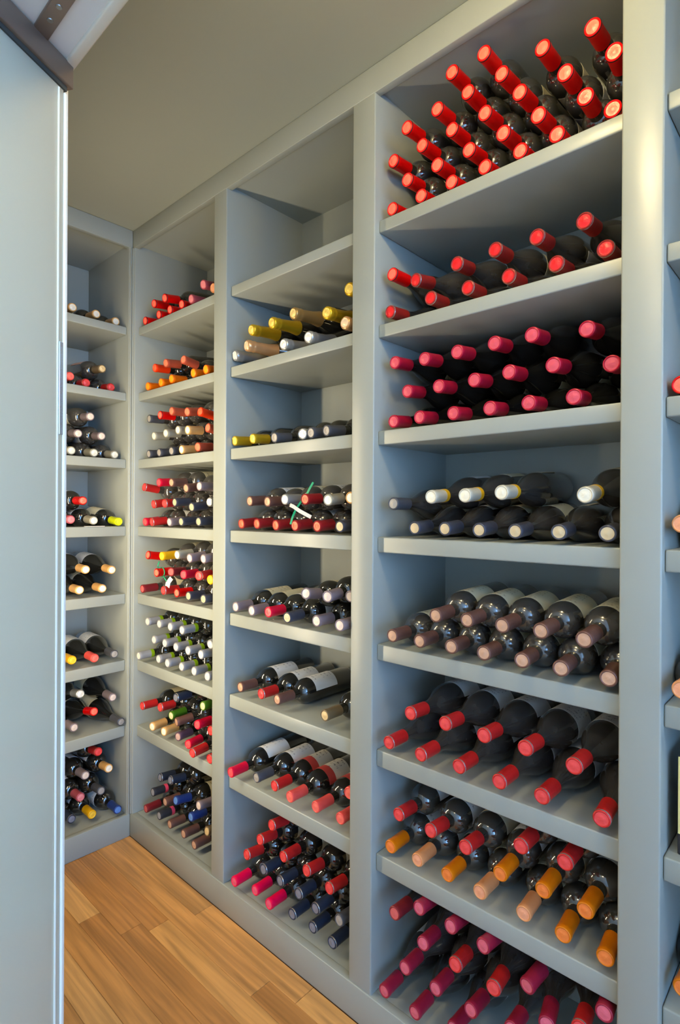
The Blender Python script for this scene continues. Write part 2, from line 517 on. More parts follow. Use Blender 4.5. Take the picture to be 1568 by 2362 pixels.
SHAPES = {}
def make_shape(key, R, L, neck, kind):
    def sm(a, b, t):
        t = t * t * (3 - 2 * t)
        return a + (b - a) * t
    S = {'R': R, 'L': L}
    g = [(0.004, 0.0), (0.004, 0.0128)]
    if kind == 'ch':
        n0, n1, s1 = 0.004, 0.075, 0.165
        g += [(0.03, 0.0145), (0.075, 0.0165)]
        for i in range(1, 9):
            t = i / 8
            g.append((n1 + (s1 - n1) * t, sm(0.0165, R, t)))
    elif kind == 'bg':
        n1, s1 = 0.072, 0.165
        g += [(0.02, 0.0134), (0.06, 0.0136), (n1, 0.0142)]
        for i in range(1, 10):
            t = i / 9
            g.append((n1 + (s1 - n1) * t, sm(0.0142, R, t ** 0.92)))
    else:
        n1, s1 = 0.078, 0.112
        g += [(0.02, 0.0134), (0.06, 0.0138), (n1, 0.0146)]
        for i in range(1, 9):
            a = math.pi / 2 * i / 8
            g.append((n1 + (s1 - n1) * (1 - math.cos(a)) ** 0.85, 0.0146 + (R - 0.0146) * math.sin(a) ** 1.05))
    g += [(L - 0.008, R), (L - 0.003, R - 0.0015), (L, R - 0.006), (L, R * 0.62), (L - 0.012, R * 0.3), (L - 0.016, 0.0)]
    S['glass'] = lathe_mesh('bottle_glass_' + key, g, 28, sharp=50)
    if kind == 'ch':
        c = [(0.0, 0.0118), (-0.0008, 0.0128), (0.0002, 0.0150), (0.003, 0.0168), (0.012, 0.0172), (0.018, 0.0160), (0.022, 0.0166), (0.026, 0.0172), (0.030, 0.0156),
             (0.075, 0.0175), (0.105, 0.0230), (0.1055, 0.0210)]
        S['end'] = lathe_mesh('capsule_top_' + key, [(-0.0012, 0.0), (-0.0010, 0.006), (0.0000, 0.009), (-0.0006, 0.0118), (0.0006, 0.0122)], 24)
        cl = 0.105
        S['band'] = None
    else:
        c = [(0.0014, 0.0112), (0.0004, 0.0120), (0.0, 0.0130), (0.0010, 0.0146), (0.0032, 0.0152), (0.0105, 0.0152), (0.0125, 0.0145), (0.058, 0.0148), (0.0585, 0.0140)]
        S['end'] = lathe_mesh('capsule_top_' + key, [(0.0010, 0.0), (0.0008, 0.0045), (0.0015, 0.006), (0.0012, 0.0115), (0.0022, 0.0118)], 24)
        S['ring'] = lathe_mesh('capsule_ring_' + key, [(0.0018, 0.0150), (0.0026, 0.01545), (0.0042, 0.01555), (0.0046, 0.0150)], 24)
        S['band'] = lathe_mesh('capsule_band_' + key, [(0.046, 0.0146), (0.0462, 0.0151), (0.0582, 0.0152), (0.0588, 0.0140)], 24)
    S['capsule'] = lathe_mesh('capsule_' + key, c, 24)
    b0 = s1 + 0.010
    b1 = min(b0 + (0.09 if kind == 'bd' else 0.078), L - 0.03)
    S['label'] = lathe_mesh('label_' + key, [(b0, R + 0.0001), (b0, R + 0.0005), (b1, R + 0.0005), (b1, R + 0.0001)], 18, math.radians(-78), math.radians(78), sharp=30)
    S['lx'] = (b0, b1)
    SHAPES[key] = S
make_shape('bd', 0.0365, 0.293, 0.078, 'bd')
make_shape('sb', 0.0350, 0.290, 0.078, 'bd')
make_shape('bg', 0.0390, 0.293, 0.072, 'bg')
make_shape('ch', 0.0440, 0.298, 0.075, 'ch')

def label_mat(name, paper, ink, panel=None):
    """printed paper: procedural rules and blocks along the label, in object space"""
    m = bpy.data.materials.new(name)
    m.use_nodes = True
    nt = m.node_tree
    b = nt.nodes['Principled BSDF']
    b.inputs['Roughness'].default_value = 0.6
    tc = nt.nodes.new('ShaderNodeTexCoord')
    mp = nt.nodes.new('ShaderNodeMapping')
    mp.inputs['Scale'].default_value = (120, 260, 260)
    nt.links.new(tc.outputs['Object'], mp.inputs['Vector'])
    vo = nt.nodes.new('ShaderNodeTexNoise')
    vo.inputs['Scale'].default_value = 1.0
    vo.inputs['Detail'].default_value = 2
    nt.links.new(mp.outputs['Vector'], vo.inputs['Vector'])
    sx = nt.nodes.new('ShaderNodeSeparateXYZ')
    nt.links.new(tc.outputs['Object'], sx.inputs['Vector'])
    w = nt.nodes.new('ShaderNodeMath'); w.operation = 'SINE'
    ml = nt.nodes.new('ShaderNodeMath'); ml.operation = 'MULTIPLY'; ml.inputs[1].default_value = 380
    nt.links.new(sx.outputs['X'], ml.inputs[0]); nt.links.new(ml.outputs[0], w.inputs[0])
    g1 = nt.nodes.new('ShaderNodeMath'); g1.operation = 'GREATER_THAN'; g1.inputs[1].default_value = 0.35
    nt.links.new(w.outputs[0], g1.inputs[0])
    g2 = nt.nodes.new('ShaderNodeMath'); g2.operation = 'GREATER_THAN'; g2.inputs[1].default_value = 0.55
    nt.links.new(vo.outputs['Fac'], g2.inputs[0])
    ay = nt.nodes.new('ShaderNodeMath'); ay.operation = 'ABSOLUTE'
    nt.links.new(sx.outputs['Y'], ay.inputs[0])
    g3 = nt.nodes.new('ShaderNodeMath'); g3.operation = 'LESS_THAN'; g3.inputs[1].default_value = 0.017
    nt.links.new(ay.outputs[0], g3.inputs[0])
    p1 = nt.nodes.new('ShaderNodeMath'); p1.operation = 'MULTIPLY'
    p2 = nt.nodes.new('ShaderNodeMath'); p2.operation = 'MULTIPLY'
    nt.links.new(g1.outputs[0], p1.inputs[0]); nt.links.new(g2.outputs[0], p1.inputs[1])
    nt.links.new(p1.outputs[0], p2.inputs[0]); nt.links.new(g3.outputs[0], p2.inputs[1])
    mx = nt.nodes.new('ShaderNodeMix'); mx.data_type = 'RGBA'
    mx.inputs['A'].default_value = lin(*paper)
    mx.inputs['B'].default_value = lin(*ink)
    nt.links.new(p2.outputs[0], mx.inputs['Factor'])
    last = mx.outputs['Result']
    if panel:
        gx = nt.nodes.new('ShaderNodeMath'); gx.operation = 'LESS_THAN'; gx.inputs[1].default_value = 0.150
        nt.links.new(sx.outputs['X'], gx.inputs[0])
        mx2 = nt.nodes.new('ShaderNodeMix'); mx2.data_type = 'RGBA'
        nt.links.new(gx.outputs[0], mx2.inputs['Factor'])
        nt.links.new(last, mx2.inputs['A'])
        mx2.inputs['B'].default_value = lin(*panel)
        last = mx2.outputs['Result']
    nt.links.new(last, b.inputs['Base Color'])
    return m
PAPER = {
    'white': label_mat('white_label', (226, 226, 224), (168, 168, 172)),
    'cream': label_mat('cream_label', (220, 212, 182), (172, 158, 128)),
    'ecru': label_mat('ecru_label', (206, 196, 160), (150, 128, 98)),
    'redprint': label_mat('red_printed_label', (206, 200, 184), (110, 104, 100), (176, 58, 52)),
    'blush': label_mat('blush_label', (196, 160, 152), (120, 80, 80)),
}
# which paper shows in a compartment, and how far it is rolled from straight up (degrees); None: hidden underneath
SHOW = {(3, 5): ('cream', (0, 8)), (3, 6): ('white', (10, 25)), (3, 7): ('white', (12, 30)), (3, 4): ('cream', (-30, 40)), (3, 8): ('white', (70, 40)),
        (2, 5): ('white', (0, 25)), (2, 6): ('white', (2, 10)), (2, 7): ('white', (0, 12)), (2, 8): ('cream', (10, 35)), (2, 4): ('white', (60, 50)),
        (1, 7): ('ecru', (0, 50)), (1, 8): ('ecru', (10, 50)), (1, 5): ('cream', (40, 60)), (1, 4): ('white', (40, 60)),
        (0, 2): ('blush', (10, 15)), (0, 4): ('white', (30, 30)), (0, 5): ('white', (0, 20)), (0, 6): ('white', (0, 20)), (0, 7): ('cream', (-20, 60)), (0, 8): ('white', (0, 90))}
ORD = ['first', 'second', 'third', 'fourth', 'fifth', 'sixth', 'seventh', 'eighth']
COMP = ['top', 'second', 'third', 'fourth', 'fifth', 'sixth', 'seventh', 'bottom']
COLUMN = ['back-wall column', 'corner column', 'middle column', 'nearest full column', 'cropped right column']
# column, compartment, shape, glass, [(row, foil, cap inset, cap along, cap height, body along, body height)]
BOTTLES = [
(3,1,'sb','smoke',[
(0,'red',0.02,0.8026,1.9521,0.8023,1.9699),
(0,'red',0.02,0.7214,1.9521,0.7257,1.9699),
(0,'red',0.02,0.6426,1.9521,0.6381,1.9699),
(0,'red',0.02,0.5634,1.9521,0.5605,1.9699),
(0,'red',0.02,0.4867,1.9521,0.4887,1.9699),
(0,'red',0.02,0.4144,1.9521,0.4185,1.9699),
(0,'red',0.02,0.3155,1.9521,0.3306,1.9699),
(1,'red',0.0168,0.7572,2.0011,0.763,2.0295),
(1,'red',0.0152,0.6761,2.0008,0.682,2.025),
(1,'red',0.0188,0.5999,2.0025,0.5994,2.0287),
(1,'red',0.0159,0.5212,2.0005,0.5245,2.0305),
(1,'red',0.0148,0.4483,2.0015,0.4518,2.0314),
(1,'red',0.0188,0.3622,1.9963,0.3747,2.0239),
(2,'red',0.025,0.8037,2.0679,0.8023,2.088),
(2,'red',0.0236,0.7219,2.0683,0.7192,2.0849),
(2,'red',0.0232,0.6443,2.068,0.6432,2.0838),
(2,'red',0.0167,0.5623,2.061,0.5634,2.0892),
(2,'red',0.0204,0.4889,2.0688,0.4888,2.0913),
(2,'red',0.0173,0.3986,2.0579,0.4062,2.0873),
(2,'red',0.0161,0.3126,2.0488,0.3306,2.0788),
(3,'red',0.0153,0.7581,2.1207,0.7587,2.1433),
(3,'red',0.0166,0.6778,2.1251,0.6793,2.1443),
(3,'red',0.0251,0.6072,2.1318,0.6072,2.1443),
(3,'red',0.0239,0.5294,2.1287,0.5276,2.15),
(3,'red',0.0237,0.4449,2.1344,0.445,2.1464),
(3,'red',0.0236,0.3521,2.1202,0.353,2.1461),
(4,'red',0.0163,0.6409,2.1864,0.6434,2.205),
(4,'red',0.0177,0.566,2.187,0.5715,2.205),
]),
(3,2,'bg','dusty',[
(0,'brick',0.02,0.8076,1.7105,0.7983,1.7238),
(0,'brick',0.02,0.6946,1.7149,0.6918,1.7238),
(0,'brick',0.02,0.6016,1.7129,0.6004,1.7238),
(0,'brick',0.02,0.5098,1.7113,0.5085,1.7238),
(0,'brick',0.02,0.4145,1.708,0.413,1.7238),
(0,'brick',0.02,0.3263,1.7091,0.3346,1.7238),
(1,'red',0.0215,0.8028,1.7989,0.7983,1.8023),
(1,'brick',0.0228,0.7369,1.7669,0.72,1.797),
(1,'brick',0.0243,0.6307,1.7735,0.6318,1.7956),
(1,'brick',0.0246,0.5417,1.776,0.543,1.7942),
(1,'brick',0.015,0.4498,1.7683,0.4513,1.7923),
(1,'brick',0.0213,0.3635,1.7715,0.3646,1.7963),
]),
(3,3,'bg','black',[
(0,'rose',0.02,0.7957,1.4502,0.7974,1.4705),
(0,'rose',0.02,0.7225,1.452,0.7188,1.4705),
(0,'rose',0.02,0.635,1.4511,0.6316,1.4705),
(0,'rose',0.02,0.549,1.4515,0.5473,1.4705),
(0,'rose',0.02,0.4665,1.4521,0.4647,1.4705),
(0,'rose',0.02,0.3799,1.4522,0.386,1.4705),
(1,'rose',0.0221,0.7577,1.516,0.7581,1.5385),
(1,'rose',0.0201,0.6719,1.5146,0.6738,1.5367),
(1,'rose',0.0161,0.5826,1.5137,0.5845,1.5396),
(1,'rose',0.0197,0.5072,1.5188,0.5061,1.5372),
(1,'rose',0.0151,0.4168,1.5162,0.4172,1.5424),
(1,'rose',0.0252,0.3163,1.5033,0.3346,1.5297),
(2,'rose',0.0244,0.7958,1.5895,0.7974,1.6064),
(2,'rose',0.0206,0.7101,1.5818,0.7116,1.6055),
(2,'rose',0.0176,0.6245,1.5807,0.6262,1.6062),
(2,'rose',0.0249,0.5421,1.5844,0.5432,1.6063),
(2,'rose',0.0209,0.4608,1.5837,0.4627,1.6065),
(2,'rose',0.0246,0.3589,1.5738,0.3616,1.6033),
]),
(3,4,'bg','dusty',[
(0,'slate',0.008,0.7256,1.2015,0.7263,1.2167),
(0,'slate',0.008,0.647,1.2017,0.6479,1.2167),
(0,'slate',0.008,0.5655,1.2013,0.5694,1.2167),
(0,'slate',0.008,0.4871,1.201,0.4911,1.2167),
(0,'slate',0.008,0.4016,1.2019,0.4129,1.2167),
(0,'slate',0.008,0.3164,1.2019,0.3346,1.2167),
(1,'charcoal',0.0122,0.789,1.2571,0.7936,1.257),
(1,'white',0.0081,0.6823,1.2711,0.6837,1.2865),
(1,'white',0.007,0.598,1.2729,0.5991,1.2894),
(1,'white',0.0092,0.5169,1.2777,0.5178,1.2904),
(1,'white',0.0072,0.3544,1.2702,0.3551,1.2923),
]),
(3,5,'bd','dusty',[
(0,'brown',-0.015,0.7693,0.9563,0.7712,0.9577),
(0,'brown',-0.015,0.6951,0.9559,0.6978,0.9577),
(0,'brown',-0.015,0.6155,0.9571,0.6244,0.9577),
(0,'brown',-0.015,0.5408,0.9568,0.5511,0.9577),
(0,'brown',-0.015,0.4611,0.9571,0.478,0.9577),
(0,'brown',-0.015,0.3876,0.9561,0.4051,0.9577),
(0,'brown',0.003,0.3118,0.9496,0.3321,0.9577),
(1,'brown',-0.0191,0.6517,1.0179,0.6528,1.0255),
(1,'brown',-0.0173,0.5777,1.0179,0.5788,1.0258),
(1,'brown',-0.0112,0.5039,1.0165,0.5049,1.0261),
(1,'brown',-0.0205,0.4229,1.0194,0.4236,1.0288),
(1,'brown',-0.0204,0.3455,1.0158,0.3461,1.0297),
]),
(3,6,'bg','dusty',[
(0,'scarlet',-0.0089,0.7821,0.7075,0.7821,0.7078),
(0,'scarlet',-0.0118,0.6925,0.7075,0.6912,0.7078),
(0,'scarlet',-0.0044,0.602,0.7075,0.6008,0.7078),
(0,'scarlet',-0.0073,0.5103,0.7075,0.509,0.7078),
(0,'scarlet',-0.0053,0.4255,0.7075,0.4243,0.7078),
(0,'scarlet',-0.0091,0.3179,0.7075,0.3346,0.7078),
(1,'scarlet',-0.0065,0.7241,0.7889,0.7254,0.7785),
(1,'scarlet',-0.0107,0.6317,0.7913,0.6329,0.7795),
(1,'scarlet',-0.0076,0.5437,0.7896,0.5451,0.7775),
(1,'scarlet',-0.0084,0.4567,0.7897,0.4579,0.7787),
(1,'scarlet',-0.0099,0.3653,0.7844,0.3664,0.7795),
]),
(3,7,'bd','smoke',[
(0,'orange',0.0112,0.791,0.4558,0.7917,0.4561),
(0,'peach',0.013,0.7165,0.4558,0.7178,0.4561),
(0,'orange',0.0142,0.64,0.4558,0.6397,0.4561),
(0,'peach',0.0127,0.5616,0.4558,0.5601,0.4561),
(0,'peach',0.0154,0.4687,0.4558,0.4786,0.4561),
(0,'orange',0.013,0.3918,0.4558,0.4054,0.4561),
(0,'orange',0.0097,0.3167,0.4558,0.3321,0.4561),
(1,'scarlet',0.019,0.7741,0.5342,0.7734,0.5272),
(1,'scarlet',0.0093,0.6799,0.5377,0.6788,0.5183),
(1,'scarlet',0.0119,0.5952,0.5347,0.5968,0.5197),
(1,'orange',0.0094,0.5154,0.5156,0.517,0.5188),
(1,'orange',0.0146,0.4308,0.5189,0.4307,0.5251),
(1,'orange',0.0103,0.3515,0.5216,0.3513,0.5269),
(2,'scarlet',0.0113,0.4737,0.587,0.4758,0.583),
(2,'scarlet',0.0159,0.39,0.5895,0.3917,0.5882),
]),
(3,8,'bg','dusty',[
(0,'wine',-0.0038,0.7955,0.1251,0.7955,0.1254),
(0,'wine',-0.0021,0.7114,0.1251,0.7103,0.1254),
(0,'wine',0.02,0.6265,0.1292,0.6218,0.1254),
(1,'wine',-0.0043,0.7367,0.2119,0.7429,0.1968),
(1,'wine',-0.0014,0.6578,0.2095,0.6646,0.191),
(1,'wine',0.0027,0.5753,0.2107,0.5756,0.1887),
(1,'wine',-0.0069,0.4816,0.2371,0.499,0.204),
(2,'maroon',-0.0074,0.7644,0.3231,0.769,0.3056),
(2,'wine',-0.0054,0.6878,0.2936,0.7016,0.2655),
(2,'scarlet',0.0011,0.6112,0.286,0.6236,0.258),
(2,'scarlet',-0.0007,0.5231,0.2889,0.5456,0.2672),
(2,'wine',-0.0053,0.4135,0.2884,0.4597,0.2709),
(2,'scarlet',-0.0041,0.3541,0.3159,0.3827,0.2836),
(3,'wine',-0.006,0.6985,0.3663,0.6985,0.3441),
(3,'wine',-0.0026,0.6207,0.3637,0.6204,0.3364),
(3,'wine',-0.0076,0.5429,0.3667,0.532,0.3443),
(3,'wine',0.0003,0.455,0.3319,0.4331,0.3443),
(3,'wine',0.0026,0.3157,0.3638,0.3346,0.3443),
]),
(2,2,'ch','black',[
(0,'silver',0.02,1.4084,1.7187,1.3801,1.7288),
(0,'rosegold',-0.0002,1.3249,1.7285,1.2917,1.7288),
(0,'silver',0.02,1.1832,1.7081,1.1885,1.7288),
(0,'silver',0.02,1.0828,1.7076,1.1002,1.7288),
(0,'rosegold',0.02,0.9503,1.7166,0.9534,1.7288),
(1,'gold',0.0255,1.3343,1.7826,1.3358,1.8059),
(1,'gold',0.0228,1.2371,1.7817,1.239,1.8015),
(1,'palegold',0.0255,1.1495,1.7889,1.1481,1.8075),
(1,'gold',0.0142,1.0092,1.7542,1.027,1.778),
(2,'gold',0.0175,0.9336,1.7969,0.9534,1.827),
]),
(2,3,'bd','black',[
(0,'gold',0.02,1.4086,1.4547,1.3876,1.468),
(0,'gold',0.02,1.3195,1.4538,1.3142,1.468),
(0,'charcoal',0.02,1.2215,1.4487,1.2215,1.468),
(0,'silver',0.02,1.1045,1.4487,1.1373,1.468),
(0,'charcoal',0.02,1.0723,1.4487,1.0638,1.468),
(0,'charcoal',0.02,1.0146,1.4493,0.9902,1.468),
]),
(2,4,'bd','dusty',[
(0,'rust',0.008,1.3568,1.1992,1.3583,1.2142),
(0,'rust',0.008,1.2834,1.2006,1.2837,1.2142),
(0,'rust',0.008,1.1998,1.1981,1.1998,1.2142),
(0,'rust',0.008,1.1206,1.1986,1.1221,1.2142),
(0,'rust',0.008,1.0354,1.1987,1.036,1.2142),
(0,'slate',0.008,0.9546,1.1999,0.9548,1.2142),
(1,'brown',0.0136,1.3246,1.2673,1.3231,1.2787),
(1,'brown',0.0113,1.2404,1.265,1.2418,1.2745),
(1,'silver',0.0069,1.1605,1.2705,1.1654,1.2792),
(1,'rust',0.0133,1.0867,1.2704,1.0922,1.2812),
(1,'ivory',0.0094,0.9971,1.2674,1.0191,1.2856),
(1,'tan',0.0178,0.9272,1.2724,0.9459,1.2871),
]),
(2,5,'bd','black',[
(0,'mauve',-0.015,1.3524,0.952,1.3591,0.9577),
(0,'mauve',-0.015,1.2765,0.9499,1.2857,0.9577),
(0,'crimson',-0.015,1.2028,0.9551,1.2124,0.9577),
(0,'slate',-0.015,1.1245,0.95,1.1392,0.9577),
(0,'mauve',-0.015,1.0126,0.9564,1.0194,0.9577),
(0,'mauve',-0.015,0.9316,0.9566,0.9459,0.9577),
(1,'mauve',-0.0175,1.0494,1.0238,1.0801,0.9998),
(1,'mauve',-0.0187,0.9702,1.0238,1.0145,1.0311),
(1,'mauve',0.0173,0.9261,1.0246,0.9459,1.0552),
]),
(2,6,'bd','black',[
(0,'brown',0.0104,1.3613,0.705,1.3613,0.7053),
(0,'scarlet',0.0131,1.2665,0.705,1.2682,0.7053),
(0,'brown',0.0138,1.1965,0.705,1.1947,0.7053),
(0,'olive',0.0173,1.0125,0.705,1.0125,0.7053),
]),
(2,7,'bd','black',[
(0,'crimson',-0.015,1.3728,0.4509,1.3728,0.4561),
(0,'charcoal',0.0113,1.284,0.4558,1.284,0.4561),
(0,'scarlet',0.0151,1.2079,0.4558,1.2079,0.4561),
(0,'coral',0.0038,1.1303,0.4558,1.1303,0.4561),
(0,'coral',0.0157,1.0425,0.4558,1.0425,0.4561),
(0,'coral',0.019,0.9574,0.4558,0.9578,0.4561),
(1,'coral',0.0178,0.9268,0.5316,0.9459,0.5285),
]),
(2,8,'bd','black',[
(0,'pink',-0.0059,1.3648,0.1226,1.3654,0.1229),
(0,'pink',0.012,1.2883,0.1226,1.2919,0.1229),
(0,'pink',0.0022,1.2142,0.1226,1.217,0.1229),
(0,'navy',0.02,1.1365,0.1233,1.1392,0.1229),
(0,'navy',0.02,1.0561,0.1275,1.059,0.1229),
(0,'navy',0.02,0.985,0.1237,0.9855,0.1229),
(1,'navy',0.0146,1.2541,0.1981,1.2545,0.1861),
(1,'navy',0.0215,1.1895,0.1903,1.181,0.1869),
(1,'navy',0.014,1.1052,0.1975,1.1068,0.1888),
(1,'navy',0.0101,1.0362,0.1925,1.0333,0.1916),
(1,'charcoal',0.0105,0.9516,0.204,0.9496,0.187),
(2,'scarlet',0.012,1.3282,0.2114,1.3286,0.1866),
(2,'scarlet',0.0194,1.1736,0.2669,1.1733,0.26),
(2,'scarlet',0.0143,1.0746,0.274,1.0732,0.2542),
(2,'scarlet',0.0135,0.9896,0.2661,0.9882,0.2496),
(3,'scarlet',0.0112,1.2657,0.2816,1.2687,0.2582),
(4,'scarlet',0.0218,1.2269,0.334,1.2249,0.3172),
]),
(1,1,'bd','black',[
(0,'red',0.02,1.9657,1.9521,1.9657,1.9714),
(0,'red',0.02,1.8667,1.9521,1.8692,1.9714),
(0,'red',0.02,1.7909,1.9521,1.7956,1.9714),
(0,'red',0.02,1.7142,1.9521,1.7225,1.9714),
(1,'red',0.0191,1.8996,2.0001,1.9134,2.03),
(1,'red',0.0165,1.8202,1.9995,1.8321,2.0351),
(1,'blush',0.0147,1.6465,1.9521,1.6492,1.9714),
(2,'blush',0.0147,1.5751,1.9812,1.5891,2.0134),
(2,'peach',0.016,1.521,1.9563,1.5292,1.9714),
]),
(1,2,'bd','black',[
(0,'tangerine',0.02,1.9441,1.702,1.9448,1.7213),
(0,'tangerine',0.02,1.8498,1.702,1.8515,1.7213),
(0,'tangerine',0.02,1.7783,1.7044,1.778,1.7213),
(0,'tangerine',0.02,1.64,1.702,1.6317,1.7213),
(0,'tangerine',0.02,1.5664,1.702,1.5582,1.7213),
(1,'vermilion',0.0221,1.8972,1.7636,1.8981,1.7781),
(1,'salmon',0.0158,1.8098,1.7648,1.8111,1.7868),
(1,'salmon',0.0145,1.6925,1.7563,1.7048,1.7284),
]),
(1,3,'bd','dusty',[
(0,'charcoal',0.02,1.9345,1.4487,1.9353,1.468),
(0,'charcoal',0.02,1.8599,1.4487,1.8574,1.468),
(0,'charcoal',0.02,1.7759,1.4487,1.7791,1.468),
(0,'tan',0.02,1.7103,1.4487,1.7056,1.468),
(0,'salmon',0.02,1.6112,1.4505,1.6178,1.468),
(1,'ivory',0.0199,1.8966,1.5118,1.8963,1.5304),
(1,'ivory',0.017,1.8094,1.514,1.816,1.5316),
(1,'ivory',0.026,1.7441,1.5203,1.7424,1.5316),
(1,'tan',0.0155,1.6657,1.5117,1.6647,1.5289),
(1,'salmon',0.0204,1.5538,1.5096,1.5454,1.4816),
(2,'charcoal',0.0233,1.9389,1.5807,1.9409,1.5887),
(2,'red',0.0189,1.8525,1.584,1.8563,1.593),
(2,'salmon',0.0259,1.7861,1.5918,1.7828,1.5973),
(2,'salmon',0.0197,1.6755,1.5752,1.676,1.6016),
(2,'vermilion',0.0169,1.5933,1.5665,1.5918,1.5387),
]),
(1,4,'bd','dusty',[
(0,'crimson',0.008,1.9367,1.1949,1.9499,1.2142),
(0,'scarlet',0.008,1.8894,1.1952,1.8763,1.2142),
(0,'mauve',0.008,1.7666,1.1973,1.7654,1.2142),
(0,'slate',0.008,1.691,1.2,1.6876,1.2142),
(0,'slate',0.008,1.5859,1.2017,1.5832,1.2142),
(1,'scarlet',0.0069,1.8736,1.2602,1.8751,1.2877),
(1,'scarlet',0.0024,1.7901,1.2626,1.7994,1.2794),
(1,'slate',0.0071,1.7313,1.2665,1.7259,1.2769),
(1,'slate',0.005,1.6222,1.2496,1.6295,1.2712),
(1,'silver',0.0127,1.5312,1.2665,1.5292,1.264),
(2,'scarlet',0.012,1.9515,1.3255,1.9515,1.2975),
(2,'crimson',0.008,1.8393,1.3385,1.8377,1.3509),
(2,'brown',0.0024,1.7451,1.3353,1.7458,1.3477),
(2,'brown',0.0051,1.6572,1.3136,1.6583,1.3389),
(2,'mauve',0.0049,1.5775,1.3183,1.5755,1.321),
]),
(1,5,'bd','dusty',[
(0,'maroon',-0.015,1.912,0.9509,1.912,0.9577),
(0,'scarlet',-0.0069,1.7792,0.9574,1.7815,0.9577),
(0,'red',-0.0053,1.695,0.9574,1.6973,0.9577),
(0,'slate',-0.015,1.6073,0.9569,1.6073,0.9577),
(0,'slate',-0.015,1.5212,0.9563,1.5292,0.9577),
(1,'red',-0.0185,1.8058,1.0186,1.8187,1.0211),
(1,'maroon',-0.0182,1.71,1.0288,1.7458,1.0216),
(1,'crimson',-0.0106,1.6442,1.0239,1.6736,1.027),
(1,'scarlet',-0.0193,1.5403,1.0291,1.6014,1.0313),
(1,'yellow',0.0036,1.5113,1.0167,1.5292,1.0312),
(2,'red',-0.0099,1.8817,1.0764,1.887,1.0485),
(2,'yellow',-0.0142,1.7783,1.0783,1.7797,1.0869),
(2,'ivory',-0.0091,1.6873,1.0874,1.6878,1.0991),
(2,'mauve',-0.0162,1.5994,1.0822,1.6027,1.1049),
(2,'mauve',-0.0102,1.5296,1.0835,1.5292,1.1047),
]),
(1,6,'bd','black',[
(0,'greenband',-0.015,1.9366,0.7013,1.9366,0.7053),
(0,'greenband',0.0048,1.8303,0.705,1.8309,0.7053),
(0,'greenband',-0.0012,1.7596,0.705,1.7574,0.7053),
(0,'greenband',0.008,1.684,0.705,1.683,0.7053),
(0,'greenband',0.0079,1.6075,0.705,1.6061,0.7053),
(0,'greenband',0.0046,1.5257,0.705,1.5292,0.7053),
(1,'greenband',0.0065,1.8653,0.7687,1.869,0.7681),
(1,'greenband',0.0082,1.7937,0.7678,1.7941,0.769),
(1,'greenband',0.0076,1.7198,0.7666,1.7202,0.7687),
(1,'greenband',0.0046,1.6392,0.7685,1.6406,0.7702),
(1,'greenband',-0.0002,1.5556,0.7708,1.5592,0.7724),
(2,'greenband',0.0012,1.9027,0.8302,1.9056,0.8318),
(2,'greenband',0.0092,1.8337,0.8299,1.8322,0.8318),
(2,'greenband',0.0095,1.7604,0.8302,1.7586,0.8333),
(2,'greenband',0.0098,1.6854,0.8294,1.6839,0.8326),
(2,'greenband',0.0057,1.5125,0.8096,1.5292,0.8396),
]),
(1,7,'bd','black',[
(0,'tan',-0.0005,1.8618,0.4558,1.8912,0.4561),
(0,'tan',0.0039,1.79,0.4558,1.8183,0.4561),
(0,'purple',0.0145,1.7144,0.4558,1.7457,0.4561),
(0,'crimson',0.0029,1.6327,0.4558,1.6734,0.4561),
(0,'scarlet',-0.015,1.5799,0.448,1.6013,0.4561),
(0,'scarlet',0.0035,1.5089,0.4442,1.5292,0.4561),
(1,'green',0.0031,1.7405,0.5252,1.7533,0.5292),
(1,'brown',0.0048,1.7089,0.5106,1.6796,0.5291),
(1,'crimson',0.0029,1.5791,0.5358,1.6026,0.5296),
(1,'scarlet',0.008,1.5112,0.5332,1.5292,0.5292),
(2,'scarlet',0.0015,1.9397,0.5113,1.9422,0.5091),
(2,'scarlet',0.0031,1.8144,0.5361,1.8268,0.5291),
(2,'green',0.0034,1.5488,0.6046,1.559,0.596),
(3,'navy',-0.0016,1.7038,0.597,1.7099,0.596),
]),
(1,8,'bd','black',[
(0,'maroon',0.0186,1.9404,0.1226,1.9423,0.1229),
(0,'pinkband',0.02,1.8468,0.1312,1.8496,0.1229),
(0,'brown',0.02,1.7746,0.1273,1.7742,0.1229),
(0,'brown',0.02,1.6855,0.1284,1.6884,0.1229),
(0,'brown',0.0149,1.6129,0.1226,1.6148,0.1229),
(1,'pinkband',0.0251,1.9024,0.1951,1.9005,0.1834),
(1,'brown',0.0255,1.8156,0.1902,1.8119,0.1859),
(1,'blue',0.0149,1.7278,0.2303,1.7261,0.2022),
(1,'blue',0.0257,1.6497,0.1979,1.6515,0.1865),
(1,'olive',0.0255,1.5546,0.1869,1.5507,0.1589),
(2,'navy',0.022,1.8453,0.2691,1.8467,0.2507),
(2,'navy',0.0145,1.7638,0.2887,1.7655,0.2644),
(2,'mauve',0.0248,1.602,0.2543,1.5993,0.2382),
]),
(0,1,'bd','black',[
(0,'tan',0.045,-0.2044,1.9658,-0.2044,1.9714),
(0,'tan',0.045,-0.1189,1.9642,-0.1269,1.9714),
(0,'tan',0.045,-0.0443,1.9558,-0.0535,1.9714),
]),
(0,2,'bd','dusty',[
(0,'coral',0.045,-0.2122,1.7173,-0.2205,1.7213),
(0,'scarlet',0.045,-0.1553,1.703,-0.1469,1.7213),
(0,'scarlet',0.045,-0.0629,1.702,-0.0613,1.7213),
(1,'olive',0.0405,-0.0984,1.7648,-0.1,1.7837),
]),
(0,3,'bd','dusty',[
(0,'ivory',0.045,-0.2065,1.4512,-0.2088,1.468),
(0,'ivory',0.045,-0.1248,1.4497,-0.127,1.468),
